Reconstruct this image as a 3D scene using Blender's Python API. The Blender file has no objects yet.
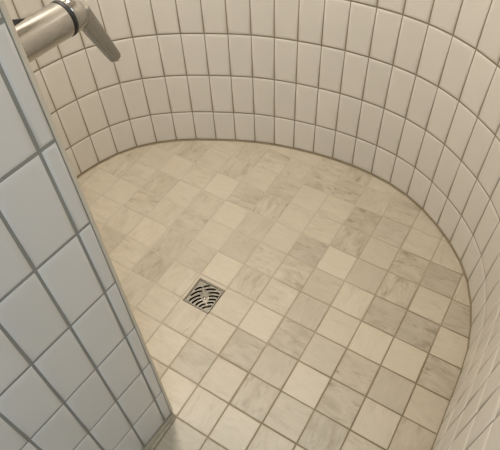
import bpy, math, random
from mathutils import Vector, Matrix

random.seed(7)
S = 0.1                      # one floor tile is 10 cm; plan coordinates below are in tiles
scn = bpy.context.scene
col = scn.collection

# ------------------------------------------------------------------ materials
def new_mat(name):
    m = bpy.data.materials.new(name)
    m.use_nodes = True
    nt = m.node_tree
    return m, nt, nt.nodes['Principled BSDF']

def N(nt, kind, **kw):
    n = nt.nodes.new(kind)
    for k, v in kw.items():
        setattr(n, k, v)
    return n

def mixc(nt, fac, a, b, blend='MIX'):
    n = N(nt, 'ShaderNodeMix', data_type='RGBA', blend_type=blend)
    for sock, v in ((n.inputs[0], fac), (n.inputs[6], a), (n.inputs[7], b)):
        if isinstance(v, bpy.types.NodeSocket):
            nt.links.new(v, sock)
        else:
            sock.default_value = v
    return n.outputs[2]

def ramp(nt, src, p0, c0, p1, c1):
    r = N(nt, 'ShaderNodeValToRGB')
    e = r.color_ramp.elements
    e[0].position, e[0].color = p0, c0
    e[1].position, e[1].color = p1, c1
    nt.links.new(src, r.inputs[0])
    return r.outputs[0]

def noise(nt, vec, scale, detail=3, rough=.55, dist=0.0):
    n = N(nt, 'ShaderNodeTexNoise')
    n.inputs['Scale'].default_value = scale
    n.inputs['Detail'].default_value = detail
    n.inputs['Roughness'].default_value = rough
    n.inputs['Distortion'].default_value = dist
    if vec is not None:
        nt.links.new(vec, n.inputs['Vector'])
    return n.outputs['Fac']

def grey(v): return (v, v, v, 1)

# glazed wall tile
def make_glaze():
    m, nt, b = new_mat('glazed_tile')
    tc = N(nt, 'ShaderNodeTexCoord')
    at = N(nt, 'ShaderNodeAttribute', attribute_name='tone')
    base = mixc(nt, 1.0, (0.735, 0.705, 0.665, 1), at.outputs['Color'], 'MULTIPLY')
    n1 = noise(nt, tc.outputs['Object'], 9, 2)
    c = mixc(nt, n1, base, mixc(nt, 1.0, base, (.955, .955, .945, 1), 'MULTIPLY'))
    nt.links.new(c, b.inputs['Base Color'])
    b.inputs['Roughness'].default_value = .27
    b.inputs['Specular IOR Level'].default_value = .45
    bmp = N(nt, 'ShaderNodeBump')
    bmp.inputs['Strength'].default_value = .05
    bmp.inputs['Distance'].default_value = .004
    nt.links.new(noise(nt, tc.outputs['Object'], 38, 2), bmp.inputs['Height'])
    nt.links.new(bmp.outputs[0], b.inputs['Normal'])
    return m

def make_grout(name, a, b_, scale=24):
    m, nt, b = new_mat(name)
    tc = N(nt, 'ShaderNodeTexCoord')
    c = mixc(nt, noise(nt, tc.outputs['Object'], scale, 4), a, b_)
    nt.links.new(c, b.inputs['Base Color'])
    b.inputs['Roughness'].default_value = .85
    return m

def make_floor_grout():
    m, nt, b = new_mat('floor_grout')
    tc = N(nt, 'ShaderNodeTexCoord')
    sep = N(nt, 'ShaderNodeSeparateXYZ')
    nt.links.new(tc.outputs['Object'], sep.inputs[0])
    # reflected haze put into the colour: joints wash out toward the far left
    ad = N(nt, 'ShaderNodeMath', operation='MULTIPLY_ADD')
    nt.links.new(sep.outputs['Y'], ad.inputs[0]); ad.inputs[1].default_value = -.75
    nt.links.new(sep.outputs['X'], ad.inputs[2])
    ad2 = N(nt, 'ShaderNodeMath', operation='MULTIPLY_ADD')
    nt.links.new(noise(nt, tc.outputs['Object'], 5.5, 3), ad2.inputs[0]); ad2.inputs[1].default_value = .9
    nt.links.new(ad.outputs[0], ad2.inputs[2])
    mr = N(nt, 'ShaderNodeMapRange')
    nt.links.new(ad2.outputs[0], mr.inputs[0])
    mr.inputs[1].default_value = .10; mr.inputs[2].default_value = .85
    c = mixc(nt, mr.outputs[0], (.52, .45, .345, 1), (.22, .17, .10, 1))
    nt.links.new(c, b.inputs['Base Color'])
    b.inputs['Roughness'].default_value = .8
    return m

def make_floor_tile():
    m, nt, b = new_mat('cement_look_floor_tile')
    uv = N(nt, 'ShaderNodeUVMap', uv_map='streak')
    mp = N(nt, 'ShaderNodeMapping'); mp.inputs['Scale'].default_value = (1.3, 3.0, 1)
    nt.links.new(uv.outputs[0], mp.inputs[0])
    mp2 = N(nt, 'ShaderNodeMapping'); mp2.inputs['Scale'].default_value = (2.6, 26, 1)
    nt.links.new(uv.outputs[0], mp2.inputs[0])
    tone = N(nt, 'ShaderNodeAttribute', attribute_name='tone')
    st = N(nt, 'ShaderNodeAttribute', attribute_name='streaky')
    base = mixc(nt, 1.0, (.566, .497, .390, 1), tone.outputs['Color'], 'MULTIPLY')
    broad = ramp(nt, noise(nt, mp.outputs[0], 1.0, 5, .62, .6), .40, grey(0), .70, grey(1))
    bf = N(nt, 'ShaderNodeMath', operation='MULTIPLY')
    nt.links.new(broad, bf.inputs[0]); nt.links.new(st.outputs['Fac'], bf.inputs[1])
    c = mixc(nt, bf.outputs[0], base, mixc(nt, 1.0, base, (.70, .67, .61, 1), 'MULTIPLY'))
    mp3 = N(nt, 'ShaderNodeMapping'); mp3.inputs['Scale'].default_value = (1.5, 4.2, 1); mp3.inputs['Location'].default_value = (31.3, 17.1, 0)
    nt.links.new(uv.outputs[0], mp3.inputs[0])
    blot = ramp(nt, noise(nt, mp3.outputs[0], 1.0, 6, .68, .2), .54, grey(0), .66, grey(1))
    bl = N(nt, 'ShaderNodeMath', operation='MULTIPLY')
    nt.links.new(blot, bl.inputs[0]); nt.links.new(st.outputs['Fac'], bl.inputs[1])
    c = mixc(nt, bl.outputs[0], c, mixc(nt, 1.0, c, (.64, .60, .53, 1), 'MULTIPLY'))
    fine = ramp(nt, noise(nt, mp2.outputs[0], 1.0, 3, .6, .3), .38, grey(.94), .66, grey(1.03))
    c = mixc(nt, .8, c, mixc(nt, 1.0, c, fine, 'MULTIPLY'))
    nt.links.new(c, b.inputs['Base Color'])
    b.inputs['Roughness'].default_value = .42
    b.inputs['Specular IOR Level'].default_value = .45
    bmp = N(nt, 'ShaderNodeBump')
    bmp.inputs['Strength'].default_value = .12
    bmp.inputs['Distance'].default_value = .002
    nt.links.new(noise(nt, mp2.outputs[0], 1.0, 3), bmp.inputs['Height'])
    nt.links.new(bmp.outputs[0], b.inputs['Normal'])
    return m

def make_metal(name, colr, rough, scratch=0.0):
    m, nt, b = new_mat(name)
    b.inputs['Base Color'].default_value = (*colr, 1)
    b.inputs['Metallic'].default_value = 1
    b.inputs['Roughness'].default_value = rough
    if scratch:
        tc = N(nt, 'ShaderNodeTexCoord')
        mr = N(nt, 'ShaderNodeMapRange')
        nt.links.new(noise(nt, tc.outputs['Object'], 60, 4), mr.inputs[0])
        mr.inputs[3].default_value = rough - scratch; mr.inputs[4].default_value = rough + scratch
        nt.links.new(mr.outputs[0], b.inputs['Roughness'])
        wt = noise(nt, tc.outputs['Object'], 35, 3)
        c = mixc(nt, wt, (*colr, 1), (colr[0]*.8, colr[1]*.77, colr[2]*.7, 1))
        nt.links.new(c, b.inputs['Base Color'])
    return m

def make_plain(name, colr, rough=.6):
    m, nt, b = new_mat(name)
    tc = N(nt, 'ShaderNodeTexCoord')
    c = mixc(nt, noise(nt, tc.outputs['Object'], 12, 3), (*colr, 1), (colr[0]*.93, colr[1]*.93, colr[2]*.92, 1))
    nt.links.new(c, b.inputs['Base Color'])
    b.inputs['Roughness'].default_value = rough
    return m

GLAZE = make_glaze()
WGROUT = make_grout('wall_grout', (.31, .262, .185, 1), (.235, .195, .13, 1))
PGROUT = make_grout('partition_grout', (.30, .29, .26, 1), (.24, .235, .21, 1))
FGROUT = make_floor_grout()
FJOINT = make_grout('wall_foot_joint', (.30, .24, .15, 1), (.21, .165, .10, 1))
FTILE = make_floor_tile()
CHROME = make_metal('chrome', (.42, .415, .405), .09, .05)
STEEL = make_metal('brushed_steel', (.25, .235, .205), .38, .08)
RUBBER = make_plain('black_rubber', (.012, .011, .010), .5)
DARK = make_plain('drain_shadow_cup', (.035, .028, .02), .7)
WHITE = make_plain('white_paint', (.75, .73, .69), .7)
TRIMW = make_plain('white_edge_profile', (.62, .565, .475), .4)
BEAD = make_plain('silicone_bead', (.46, .42, .34), .5)

# ------------------------------------------------------------------ mesh builder
class MB:
    def __init__(self, mats):
        self.v, self.f, self.m, self.s, self.a, self.st, self.uv = [], [], [], [], [], [], []
        self.mats = mats
    def vert(self, p):
        self.v.append(tuple(p)); return len(self.v) - 1
    def face(self, idx, mi=0, smooth=False, tone=1.0, streak=0.0, uv=None):
        self.f.append(tuple(idx)); self.m.append(mi); self.s.append(smooth)
        self.a.append(tone); self.st.append(streak); self.uv.append(uv)
    def quad(self, a, b, c, d, mi=0, **k):
        self.face([self.vert(a), self.vert(b), self.vert(c), self.vert(d)], mi, **k)
    def box(self, lo, hi, mi=0):
        x0, y0, z0 = lo; x1, y1, z1 = hi
        P = [(x0,y0,z0),(x1,y0,z0),(x1,y1,z0),(x0,y1,z0),(x0,y0,z1),(x1,y0,z1),(x1,y1,z1),(x0,y1,z1)]
        i = [self.vert(p) for p in P]
        for q in ((0,3,2,1),(4,5,6,7),(0,1,5,4),(1,2,6,5),(2,3,7,6),(3,0,4,7)):
            self.face([i[k] for k in q], mi)
    def prism(self, poly, z0, z1, mi=0):
        n = len(poly)
        lo = [self.vert((x, y, z0)) for x, y in poly]; hi = [self.vert((x, y, z1)) for x, y in poly]
        self.face(lo[::-1], mi); self.face(hi, mi)
        for k in range(n):
            self.face([lo[k], lo[(k+1) % n], hi[(k+1) % n], hi[k]], mi)
    def build(self, name, parent=None, kind=None, origin=(0, 0, 0)):
        me = bpy.data.meshes.new(name)
        o3 = Vector(origin)
        me.from_pydata([tuple((Vector(p) - o3) * S) for p in self.v], [], self.f)
        for mt in self.mats:
            me.materials.append(mt)
        ca = me.color_attributes.new('tone', 'FLOAT_COLOR', 'CORNER')
        sa = me.attributes.new('streaky', 'FLOAT', 'FACE')
        uvl = me.uv_layers.new(name='streak')
        for p in me.polygons:
            p.material_index = self.m[p.index]; p.use_smooth = self.s[p.index]
            sa.data[p.index].value = self.st[p.index]
            t = self.a[p.index]
            t = t if isinstance(t, tuple) else (t, t, t)
            for j, li in enumerate(p.loop_indices):
                ca.data[li].color = (*t, 1)
                u = self.uv[p.index]
                if u is not None:
                    uvl.data[li].uv = u[j]
        me.update()
        ob = bpy.data.objects.new(name, me)
        col.objects.link(ob)
        ob.location = o3 * S if parent is None else (0, 0, 0)
        if parent is not None:
            ob.parent = parent
            ob.location = (o3 * S)
        if kind:
            ob['kind'] = kind
        return ob

def add_tile(mb, o, u, v, n, w, h, gap, th=.026, bev=.085, gapv=None, mi=0, tone=1.0, streak=0.0, uvf=None, wob=0.0):
    """o lower-left corner of the cell on the grout plane; u, v unit axes, n outward normal."""
    g = gap / 2
    if w < .5: bev = .05
    gv = (gapv if gapv is not None else gap) / 2
    rings = [(0, -.01), (0, th*.25), (.010, th*.5), (bev*.5, th*.87), (bev, th), (bev*1.15, th)]
    R = []
    tx, ty = random.uniform(-wob, wob), random.uniform(-wob, wob)
    for ins, d in rings:
        q = []
        for a, b in ((ins+g, ins+gv), (w - ins-g, ins+gv), (w - ins-g, h - ins-gv), (ins+g, h - ins-gv)):
            tilt = (a - w/2) * tx + (b - h/2) * ty
            q.append(mb.vert(o + u*a + v*b + n*(d + tilt)))
        R.append(q)
    def uvs(i4):
        if uvf is None: return None
        return [uvf(mb.v[i]) for i in i4]
    for k in range(len(R) - 1):
        for e in range(4):
            ids = [R[k][e], R[k][(e+1) % 4], R[k+1][(e+1) % 4], R[k+1][e]]
            mb.face(ids, mi, smooth=k > 0, tone=tone, streak=streak, uv=uvs(ids))
    mb.face(R[-1], mi, smooth=True, tone=tone, streak=streak, uv=uvs(R[-1]))

Z = Vector((0, 0, 1))
TOP = 24.0

def clip_rows(z0, first, pitch):
    rows = [(z0, first)]
    z = first
    while z < TOP - .01:
        rows.append((z, min(z + pitch, TOP))); z += pitch
    return rows

def tiled_wall(name, pts, rows, gap, grout, back, side=1, kind='structure', tone=(1, 1, 1), bev=.10, gapv=.05):
    """pts: joints along the wall base; the visible face is on the left of the walking direction when side=1."""
    mb = MB([GLAZE, grout])
    P = [Vector((x, y, 0)) for x, y in pts]
    outer = []
    for k in range(len(P) - 1):
        a, b = P[k], P[k+1]
        u = (b - a); w = u.length; u.normalize()
        n = Vector((-u.y, u.x, 0)) * side
        for z0, z1 in rows:
            t = random.uniform(.975, 1.02)
            tn = tuple(c * t for c in tone)
            if side == 1:
                add_tile(mb, b + Z*z0, -u, Z, n, w, z1 - z0, gap, tone=tn, bev=bev, gapv=gapv, wob=.006)
            else:
                add_tile(mb, a + Z*z0, u, Z, n, w, z1 - z0, gap, tone=tn, bev=bev, gapv=gapv, wob=.006)
    # solid grouted backing
    offs = []
    for k in range(len(P)):
        d = (P[min(k+1, len(P)-1)] - P[max(k-1, 0)]).normalized()
        n = Vector((-d.y, d.x, 0)) * side
        offs.append(P[k] - n*back)
    for k in range(len(P) - 1):
        q = [P[k], P[k+1], offs[k+1], offs[k]]
        if side == 1: q = q[::-1]
        mb.prism([(p.x, p.y) for p in q], -.4, TOP, 1)
    return mb.build(name, kind=kind)

# ------------------------------------------------------------------ the curved shower wall
curve = [(-7.55, -2.88), (-7.82, -2.12), (-8.05, -1.39), (-8.24, -.65), (-8.36, .1), (-8.43, .87), (-8.43, 1.65),
         (-8.353, 2.43), (-8.170, 3.200), (-7.888, 3.935), (-7.480, 4.595), (-6.958, 5.165), (-6.355, 5.655), (-5.708, 6.069),
         (-5.028, 6.430), (-4.343, 6.765), (-3.648, 7.062), (-2.927, 7.290), (-2.185, 7.462), (-1.423, 7.587), (-.665, 7.665),
         (.107, 7.680), (.878, 7.630), (1.637, 7.500), (2.365, 7.265), (3.059, 6.920), (3.695, 6.482), (4.286, 5.990),
         (4.804, 5.434), (5.222, 4.817), (5.534, 4.119), (5.755, 3.38), (5.90, 2.62), (5.94, 1.85)]
curve += [(5.94, 1.85 - .772*k) for k in range(1, 8)]
tiled_wall('wall_back', curve, clip_rows(.055, 1.375, 1.577), .036, WGROUT, .5, side=-1, tone=(1, .985, .96))

# ------------------------------------------------------------------ the partition wall on the left and its return
cx, cy = -.153, -2.963
d = Vector((-.0716, -.9974, 0))
left = [(cx + d.x*.015, cy + d.y*.015), (cx + d.x*.2832, cy + d.y*.2832)]
for k in range(1, 9):
    s = .2832 + .7718*k
    left.append((cx + d.x*s, cy + d.y*s))
tiled_wall('wall_left', left, clip_rows(.07, 1.5286, 1.5824), .050, PGROUT, .6, side=1, tone=(.95, .955, .965), gapv=.060)  # same tile, with this side's cool shade put into its tone
r = .055
ret = [(cx - r, cy + r - .012)] + [(cx - r - .7718*k, cy + r - .012 + .001*k) for k in range(1, 10)]
ret.append((-7.55, cy + r))
tiled_wall('wall_side', ret, clip_rows(.03, 1.5286, 1.5824), .036, WGROUT, .6, side=-1, tone=(1, .985, .96))

# rounded white profile on the partition's corner
mb = MB([TRIMW])
poly = [(cx + .012, cy - .022)]
for k in range(0, 9):
    a = math.radians(90 * k / 8)
    poly.append((cx - r + (r + .012)*math.cos(a), cy + .008 + (r + .010)*math.sin(a)))
poly += [(cx - r - .0, cy - .1), (cx - .03, cy - .1), (cx - .03, cy - .022)]
mb.prism(poly[::1], 0, TOP)
mb.build('trim_1', kind='structure')

# silicone bead along the outer foot of the partition
mb = MB([BEAD])
n = Vector((-d.y, d.x, 0)) * 1
a0 = Vector((cx, cy, 0)); L = 6.3
prof = [(-.02, 0), (.115, 0), (.11, .02), (.085, .045), (.05, .06), (-.02, .065)]
A = [a0 + n*x + Z*z for x, z in prof]; B = [a0 + d*L + n*x + Z*z for x, z in prof]
ia = [mb.vert(p) for p in A]; ib = [mb.vert(p) for p in B]
for k in range(len(prof)):
    j = (k+1) % len(prof); mb.face([ia[k], ia[j], ib[j], ib[k]], smooth=True)
mb.face(ia[::-1]); mb.face(ib)
mb.build('trim_2', kind='structure')

# brown joint running between the curved wall and the floor
mb = MB([FJOINT])
P = [Vector((x, y, 0)) for x, y in curve]
ins = []
for k in range(len(P)):
    t_ = (P[min(k+1, len(P)-1)] - P[max(k-1, 0)]).normalized()
    nn = Vector((t_.y, -t_.x, 0))
    ins.append((P[k] - nn*.02, P[k] + nn*.042))
for k in range(len(P) - 1):
    a, b = ins[k], ins[k+1]
    A4 = [a[0] + Z*-.03, a[1] + Z*-.03, a[1] + Z*.004, a[0] + Z*.05]
    B4 = [b[0] + Z*-.03, b[1] + Z*-.03, b[1] + Z*.004, b[0] + Z*.05]
    for e in range(4):
        mb.quad(A4[e], B4[e], B4[(e+1) % 4], A4[(e+1) % 4])
mb.build('trim_3', kind='structure')

# ------------------------------------------------------------------ floor
Bt, Lt, Lm, Mt, Et, Dt = 1.02, .985, .955, .91, .865, .815
T = {}
def row(j, spec):
    for i, t in spec.items(): T[(i, j)] = t
# tone, streakiness, direction of the brushing (0 along x, 1 along y)
row(-8, {-5:(Lm,.3,0),-4:(Lt,.2,0),-3:(Lt,.2,1),-2:(Lt,.2,0),-1:(Lm,.6,0),0:(Mt,.8,1),1:(Lt,.3,0),2:(Lm,.3,1)})
row(-7, {-7:(Lm,.4,0),-6:(Lm,.4,1),-5:(Lt,.3,0),-4:(Et,.5,1),-3:(Lt,.8,0),-2:(Lm,.5,1),-1:(Mt,.8,0),0:(Et,.9,0),1:(Mt,.4,1),2:(Mt,.7,0),3:(Lt,.3,1),4:(Lt,.3,1)})
row(-6, {-8:(Mt,.5,0),-7:(Mt,.5,1),-6:(Dt,.7,1),-5:(Mt,.3,0),-4:(Mt,.7,1),-3:(Lt,.3,0),-2:(Et,.6,0),-1:(Lt,.2,0),0:(Lt,.3,0),1:(Dt,.8,0),2:(Et,.5,0),3:(Lt,.3,0),4:(Lt,.4,1)})
row(-5, {-9:(Mt,.5,0),-8:(Mt,.6,1),-7:(Mt,.3,0),-6:(Lt,.2,1),-5:(Lm,.4,0),-4:(Bt,.1,0),-3:(Et,.6,0),-2:(Lt,.9,1),-1:(Lt,.2,0),0:(Lt,.4,0),1:(Mt,.8,1),2:(Mt,.2,0),3:(Mt,.9,0),4:(Dt,.6,0),5:(Lm,.3,1)})
row(-4, {-9:(Lt,.4,0),-8:(Lm,.6,1),-7:(Lm,.4,0),-6:(Et,.7,1),-5:(Lm,.2,0),-4:(Mt,.3,1),-3:(Bt,.1,0),-2:(Mt,.4,1),-1:(Lt,.2,0),0:(Dt,.6,0),1:(Bt,.1,0),2:(Et,.15,1),3:(Mt,.8,1),4:(Lt,.3,0),5:(Et,.5,0)})
row(-3, {-8:(Lt,.2,0),-7:(Bt,.2,1),-6:(Mt,.6,0),-5:(Lm,.3,1),-4:(Mt,.7,0),-3:(Lt,.2,0),-2:(Et,.3,1),-1:(Lt,.6,0),0:(Lt,.8,0),1:(Mt,.3,0),2:(Bt,.3,1),3:(Dt,.6,0),4:(Dt,.7,0),5:(Bt,.2,0)})
row(-2, {-8:(Mt,.4,0),-7:(Lt,.3,0),-6:(Lm,.3,1),-5:(Bt,.3,1),-4:(Et,.6,1),-3:(Et,.4,0),-2:(Bt,.1,0),-1:(Lm,.6,1),0:(Lt,.4,0),1:(Et,.3,1),2:(Lt,.2,0),3:(Bt,.1,1),4:(Bt,.15,0),5:(Mt,.9,0)})
row(-1, {-6:(Dt,.6,0),-5:(Lt,.4,0),-4:(Dt,.7,1),-3:(Lt,.4,1),-1:(Lt,.2,0),0:(Bt,.1,0),1:(Et,.8,0),2:(Mt,.2,0),3:(Mt,.7,0),4:(Et,.2,1),5:(Lm,.3,0)})
row(0, {-5:(Lm,.3,0),-4:(Mt,.4,1),-3:(Lt,.3,0),-2:(Lt,.4,1),-1:(Lt,.3,0),0:(Dt,.6,0),1:(Et,.25,1),2:(Bt,.1,0),3:(Et,.8,0),4:(Lt,.2,1),5:(Mt,.5,1)})
row(1, {-3:(Lm,.3,0),-2:(Bt,.3,0),-1:(Et,.5,0),0:(Lm,.2,0),1:(Et,.6,1),2:(Mt,.3,0),3:(Dt,.7,1),4:(Mt,.4,0),5:(Lt,.3,0)})
row(2, {-1:(Bt,.2,0),0:(Lt,.4,1),1:(Lt,.2,0),2:(Mt,.4,1),3:(Lt,.3,0)})
row(3, {-1:(Mt,.5,0),0:(Mt,.5,0),1:(Mt,.4,0)})

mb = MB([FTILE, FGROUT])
up = Vector((0, 0, 1))
THF = .012
for i in range(-12, 20):
    for j in range(-12, 24):
        if (i, j) == (-2, -1): continue
        rr = random.Random(i*131 + j*17 + 5)
        t = T.get((i, j)) or (rr.choice([Bt, Lt, Lm, Mt, Et, Dt]), rr.uniform(.1, .8), rr.randint(0, 1))
        far = max(0.0, min(1.0, (-(i + j) - 3) / 6))      # sheen painted into the tone: far-left tiles lightened and evened
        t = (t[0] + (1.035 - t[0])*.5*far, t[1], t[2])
        ox, oy = rr.uniform(0, 90), rr.uniform(0, 90)
        if t[2] == 0:
            uvf = lambda p, ox=ox, oy=oy: (p[0] + ox, p[1] + oy)
        else:
            uvf = lambda p, ox=ox, oy=oy: (p[1] + ox, p[0] + oy)
        k = rr.uniform(.985, 1.015)
        warm = rr.uniform(-.007, .007)
        jx, jy = rr.uniform(-.008, .008), rr.uniform(-.008, .008)
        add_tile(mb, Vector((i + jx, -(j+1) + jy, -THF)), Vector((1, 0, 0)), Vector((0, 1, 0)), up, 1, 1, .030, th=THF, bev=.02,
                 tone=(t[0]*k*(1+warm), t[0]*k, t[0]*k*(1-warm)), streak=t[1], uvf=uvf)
# grout bed with the hole for the drain
hx0, hx1, hy0, hy1 = -1.92, -1.0, -.06, .86
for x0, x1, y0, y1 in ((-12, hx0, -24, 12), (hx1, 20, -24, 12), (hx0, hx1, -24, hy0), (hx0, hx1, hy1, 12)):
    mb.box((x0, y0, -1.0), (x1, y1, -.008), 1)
# slivers of tile closing the cell around the drain
for x0, x1, y0, y1 in ((-1.985, -1.93, .02, .98), (-1.93, -1.015, .885, .98)):
    mb.box((x0, y0, -.02), (x1, y1, 0), 0)
for k in range(1, 1):
    pass
mb.build('floor', kind='structure')

# ------------------------------------------------------------------ ceiling and the room outside the shower
mb = MB([WHITE]); mb.box((-12, -24, TOP), (20, 12, TOP + 1)); mb.build('ceiling', kind='structure')
mb = MB([WHITE]); mb.box((-12, -24.6, -.4), (20, -24, TOP)); mb.build('wall_front', kind='structure')
mb = MB([WHITE]); mb.box((19.4, -24, -.4), (20, 12, TOP)); mb.build('wall_right', kind='structure')

# ------------------------------------------------------------------ drain
def thing(name, label, cat, loc, group=None):
    o = bpy.data.objects.new(name, None); col.objects.link(o)
    o.location = Vector(loc) * S; o.empty_display_size = .02
    o['label'] = label; o['category'] = cat
    if group: o['group'] = group
    return o

dr = thing('floor_drain', 'square stainless steel floor drain with curved slots set among the beige floor tiles', 'drain', (-1.46, .4, -.9))
O = Vector((-1.46, .4, -.9))
h = .445
def local(mb): return mb
# frame
f = MB([STEEL])
def ring(mb, a, b, z0, z1):
    for s in ((-a, -a, a, -b), (-a, b, a, a), (-a, -b, -b, b), (b, -b, a, b)):
        mb.box((s[0], s[1], z0), (s[2], s[3], z1))
ring(f, h, h - .028, .80, .912)
f.build('frame', parent=dr)
cup = MB([DARK])
ring(cup, h - .035, h - .05, .1, .80)
cup.box((-h + .05, -h + .05, .1), (h - .05, h - .05, .13))
cup.build('cup', parent=dr)
gk = MB([DARK])  # dark strip painting the shaded gap around the frame
ring(gk, h + .018, h + .001, .80, .905)
gk.build('gap_shade_ring', parent=dr)
# grate: plate cut by arc slots, built as a fine grid of cells left solid outside the slots
g = MB([STEEL])
def seg_dist(p, a, b):
    ax, ay = a; bx, by = b; px, py = p
    dx, dy = bx-ax, by-ay; L2 = dx*dx + dy*dy
    t = max(0, min(1, ((px-ax)*dx + (py-ay)*dy)/L2))
    return math.hypot(px-ax-t*dx, py-ay-t*dy)
SLOTS = [((-.34,.06),(-.24,.21)), ((-.17,.27),(-.06,.37)), ((-.34,-.17),(-.17,.10)), ((-.06,.21),(.17,.35)),
         ((-.28,-.35),(-.12,-.06)), ((.10,.17),(.35,.285)), ((-.16,-.39),(-.04,-.14)), ((.17,.075),(.40,.18)),
         ((-.02,-.38),(.06,-.19)), ((.23,-.03),(.41,.06)), ((.10,-.37),(.18,-.23)), ((.25,-.15),(.41,-.06)),
         ((.21,-.39),(.28,-.29)), ((.32,-.26),(.41,-.18))]
CURV = []
for a, b in SLOTS:                                   # each slot is a shallow arc
    va, vb = Vector(a), Vector(b); dv = vb - va
    nn = Vector((-dv.y, dv.x)); pts = []
    for k in range(7):
        t = k/6; pts.append(va + dv*t + nn*(.09*4*t*(1-t)))
    CURV.append(pts)
def sdf(p):
    m = 9
    for pts in CURV:
        for q0, q1 in zip(pts, pts[1:]):
            m = min(m, seg_dist(p, q0, q1))
    return m - .029
NG = 74
w2 = h - .034
st_ = 2*w2/NG
pos, sd = {}, {}
for i in range(NG+1):
    for j in range(NG+1):
        p = Vector((-w2 + i*st_, -w2 + j*st_)); s_ = sdf(p)
        if abs(s_) < st_*.5:
            e = .004
            gr = Vector((sdf(p + Vector((e, 0))) - s_, sdf(p + Vector((0, e))) - s_))
            if gr.length > 1e-6: p = p - gr.normalized()*s_
            s_ = 0
        pos[i, j], sd[i, j] = p, s_
solid = {(i, j): sum(sd[i+a, j+b] for a in (0, 1) for b in (0, 1)) >= 0 for i in range(NG) for j in range(NG)}
tv, bv = {}, {}
def gz(p): return .895 + .012*math.exp(-((p.x-.03)**2 + (p.y+.03)**2)/.03)
def gt(k):
    if k not in tv: tv[k] = g.vert((pos[k].x, pos[k].y, gz(pos[k])))
    return tv[k]
def gb(k):
    if k not in bv: bv[k] = g.vert((pos[k].x, pos[k].y, .84))
    return bv[k]
for (i, j), ok in solid.items():
    if not ok: continue
    c4 = [(i, j), (i+1, j), (i+1, j+1), (i, j+1)]
    g.face([gt(k) for k in c4], smooth=True); g.face([gb(k) for k in c4[::-1]])
    for e, (di, dj) in enumerate(((0, -1), (1, 0), (0, 1), (-1, 0))):
        if not solid.get((i+di, j+dj), False):
            a, b = c4[e], c4[(e+1) % 4]
            g.face([gb(a), gb(b), gt(b), gt(a)])
g.build('grate', parent=dr)
sc_ = MB([CHROME])
rings = []
for rr_, zz in ((.062, .880), (.062, .905), (.052, .918), (.030, .928), (.010, .931)):
    rings.append([sc_.vert((.07 + rr_*math.cos(t*math.pi/12), -.07 + rr_*math.sin(t*math.pi/12), zz)) for t in range(24)])
for A_, B_ in zip(rings, rings[1:]):
    for k in range(24):
        sc_.face([A_[k], A_[(k+1) % 24], B_[(k+1) % 24], B_[k]], smooth=True)
sc_.face(rings[-1], smooth=True); sc_.face(rings[0][::-1])
sc_.build('screw', parent=dr)

# ------------------------------------------------------------------ shower mixer (axis along +Y out of the return wall)
mx, mz = -.9, 10.26
wy = cy + r - .012 + .035
mixer = thing('shower_mixer', 'round chrome shower mixer with black ring and hanging lever, on the tiled partition wall', 'shower mixer', (mx, wy, mz))
tl = math.radians(-2.6)
AX = Vector((0, math.cos(tl), math.sin(tl))); XX = Vector((1, 0, 0)); ZZ = XX.cross(AX)
def lathe(mb, prof, seg=64, caps=True):
    R_ = []
    for yv, rv in prof:
        R_.append([mb.vert(AX*yv + XX*(rv*math.cos(2*math.pi*k/seg)) + ZZ*(rv*math.sin(2*math.pi*k/seg))) for k in range(seg)])
    for A_, B_ in zip(R_, R_[1:]):
        for k in range(seg):
            mb.face([A_[k], A_[(k+1) % seg], B_[(k+1) % seg], B_[k]], smooth=True)
    if caps:
        mb.face(R_[0][::-1]); mb.face(R_[-1])
y_ring = -1.74 - wy
y_end = -1.50 - wy
e_ = MB([CHROME]); lathe(e_, [(.0, .36), (.02, .36), (.10, .36), (.12, .35), (.13, .33), (.13, .2)]); e_.build('escutcheon', parent=mixer)
b_ = MB([CHROME]); lathe(b_, [(.1, .226), (.2, .226), (.21, .226), (y_ring-.05, .226), (y_ring-.035, .224), (y_ring-.03, .215), (y_ring-.02, .15)]); b_.build('body', parent=mixer)
sb = MB([RUBBER])
vw = Vector((-5.5, 3.6, -3.4)); sd_ = AX.cross(vw).normalized()
if sd_.z < 0: sd_ = -sd_
tg_ = AX.cross(sd_).normalized()
S0, S1 = -2.62 - wy, -2.20 - wy
ids = []
for yv, hh in ((S0, .10), (S0 + .10, .10), (S0 + .18, .07), (S1 - .04, .0)):
    ids.append([sb.vert(AX*yv + sd_*(.19 + (hh + .03)*q0) + tg_*(.07*q1)) for q0, q1 in ((0, -1), (.8, -1), (1, -.6), (1, .6), (.8, 1), (0, 1))])
for A_, B_ in zip(ids, ids[1:]):
    for k in range(6):
        sb.face([A_[k], A_[(k+1) % 6], B_[(k+1) % 6], B_[k]])
sb.face(ids[0][::-1]); sb.face(ids[-1])
sb.build('stop_button', parent=mixer)
k_ = MB([RUBBER]); lathe(k_, [(y_ring-.035, .15), (y_ring-.033, .222), (y_ring-.02, .233), (y_ring+.02, .233), (y_ring+.033, .222), (y_ring+.035, .15)]); k_.build('seal_ring', parent=mixer)
hd = MB([CHROME]); lathe(hd, [(y_ring+.02, .15), (y_ring+.03, .215), (y_ring+.04, .226), (y_end-.06, .226), (y_end-.03, .222), (y_end-.01, .208), (y_end, .185), (y_end+.004, .02)])
hobj = hd.build('handle', parent=mixer)
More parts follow.
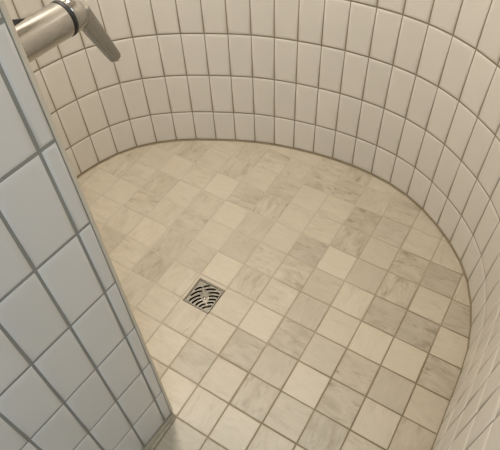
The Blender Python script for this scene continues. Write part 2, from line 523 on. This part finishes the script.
# lever: a flat bar tapering to a rounded tip, leaving the underside of the handle
root = AX*(y_end + .02) + Z*(.02)
tip = Vector((-.80 - mx, -1.12 - wy, 9.26 - mz))
dv = (tip - root); LL = dv.length; dv.normalize()
side_ = Vector((1, 0, 0)); side_ = (side_ - dv*side_.dot(dv)).normalized()
side_ = dv.cross(Vector((-5.5, 4.55, -3.7))).normalized()
nrm_ = dv.cross(side_)
lv = MB([CHROME]); R_ = []
for k in range(25):
    t = k/24
    w_ = .150*(1-t) + .092*t
    th_ = .085*(1-t)**1.5 + .034
    s0 = t*LL
    if t > .9:
        q = (t - .9)/.1; w_ *= math.sqrt(max(1e-3, 1 - q*q)); th_ *= math.sqrt(max(4e-2, 1 - q*q*.8))
    c0 = root + dv*s0
    rg = []
    for a in range(24):
        an = 2*math.pi*a/24; ca_, sa_ = math.cos(an), math.sin(an)
        ex = .55
        rg.append(lv.vert(c0 + side_*(w_*math.copysign(abs(ca_)**ex, ca_)) + nrm_*(th_*math.copysign(abs(sa_)**ex, sa_))))
    R_.append(rg)
for A_, B_ in zip(R_, R_[1:]):
    for k in range(24):
        lv.face([A_[k], A_[(k+1) % 24], B_[(k+1) % 24], B_[k]], smooth=True)
lv.face(R_[0][::-1]); lv.face(R_[-1])
lv.build('lever', parent=hobj)

# ------------------------------------------------------------------ lights
def area(name, loc, target, size, power, colr, shape='DISK'):
    l = bpy.data.lights.new(name, 'AREA'); l.shape = shape; l.size = size; l.energy = power; l.color = colr
    o = bpy.data.objects.new(name, l); col.objects.link(o)
    o.location = Vector(loc) * S
    o.rotation_euler = (Vector(target) - Vector(loc)).to_track_quat('-Z', 'Y').to_euler()
    return o
area('shower_ceiling_lamp', (-4.2, 1.3, 23.6), (-3.2, 1.6, 0), .22, 22, (1.0, .94, .85))
area('room_fill_light', (9, -11, 23.6), (7, -9, 0), .9, 17, (.70, .86, 1.0))  # unseen cool fill, added to light the left partition
w = bpy.data.worlds.new('world'); scn.world = w; w.use_nodes = True
w.node_tree.nodes['Background'].inputs[0].default_value = (.75, .89, 1.0, 1)
w.node_tree.nodes['Background'].inputs[1].default_value = .72

# ------------------------------------------------------------------ camera
cam = bpy.data.cameras.new('camera'); co = bpy.data.objects.new('camera', cam); col.objects.link(co)
cam.sensor_fit = 'HORIZONTAL'; cam.sensor_width = 36; cam.lens = 36 * 527.815 / 500; cam.clip_start = .02
Rm = Matrix(((0.853279, -0.383708, 0.353104), (0.520217, 0.673011, -0.525767), (-0.035902, 0.632316, 0.773878)))
M4 = Rm.to_4x4(); M4.translation = Vector((0.4570786, -0.58543563, 1.37052406))
co.matrix_world = M4
scn.camera = co

vs = scn.view_settings
vs.view_transform = 'Standard'; vs.look = 'None'; vs.gamma = 1; vs.exposure = 0; vs.use_curve_mapping = False
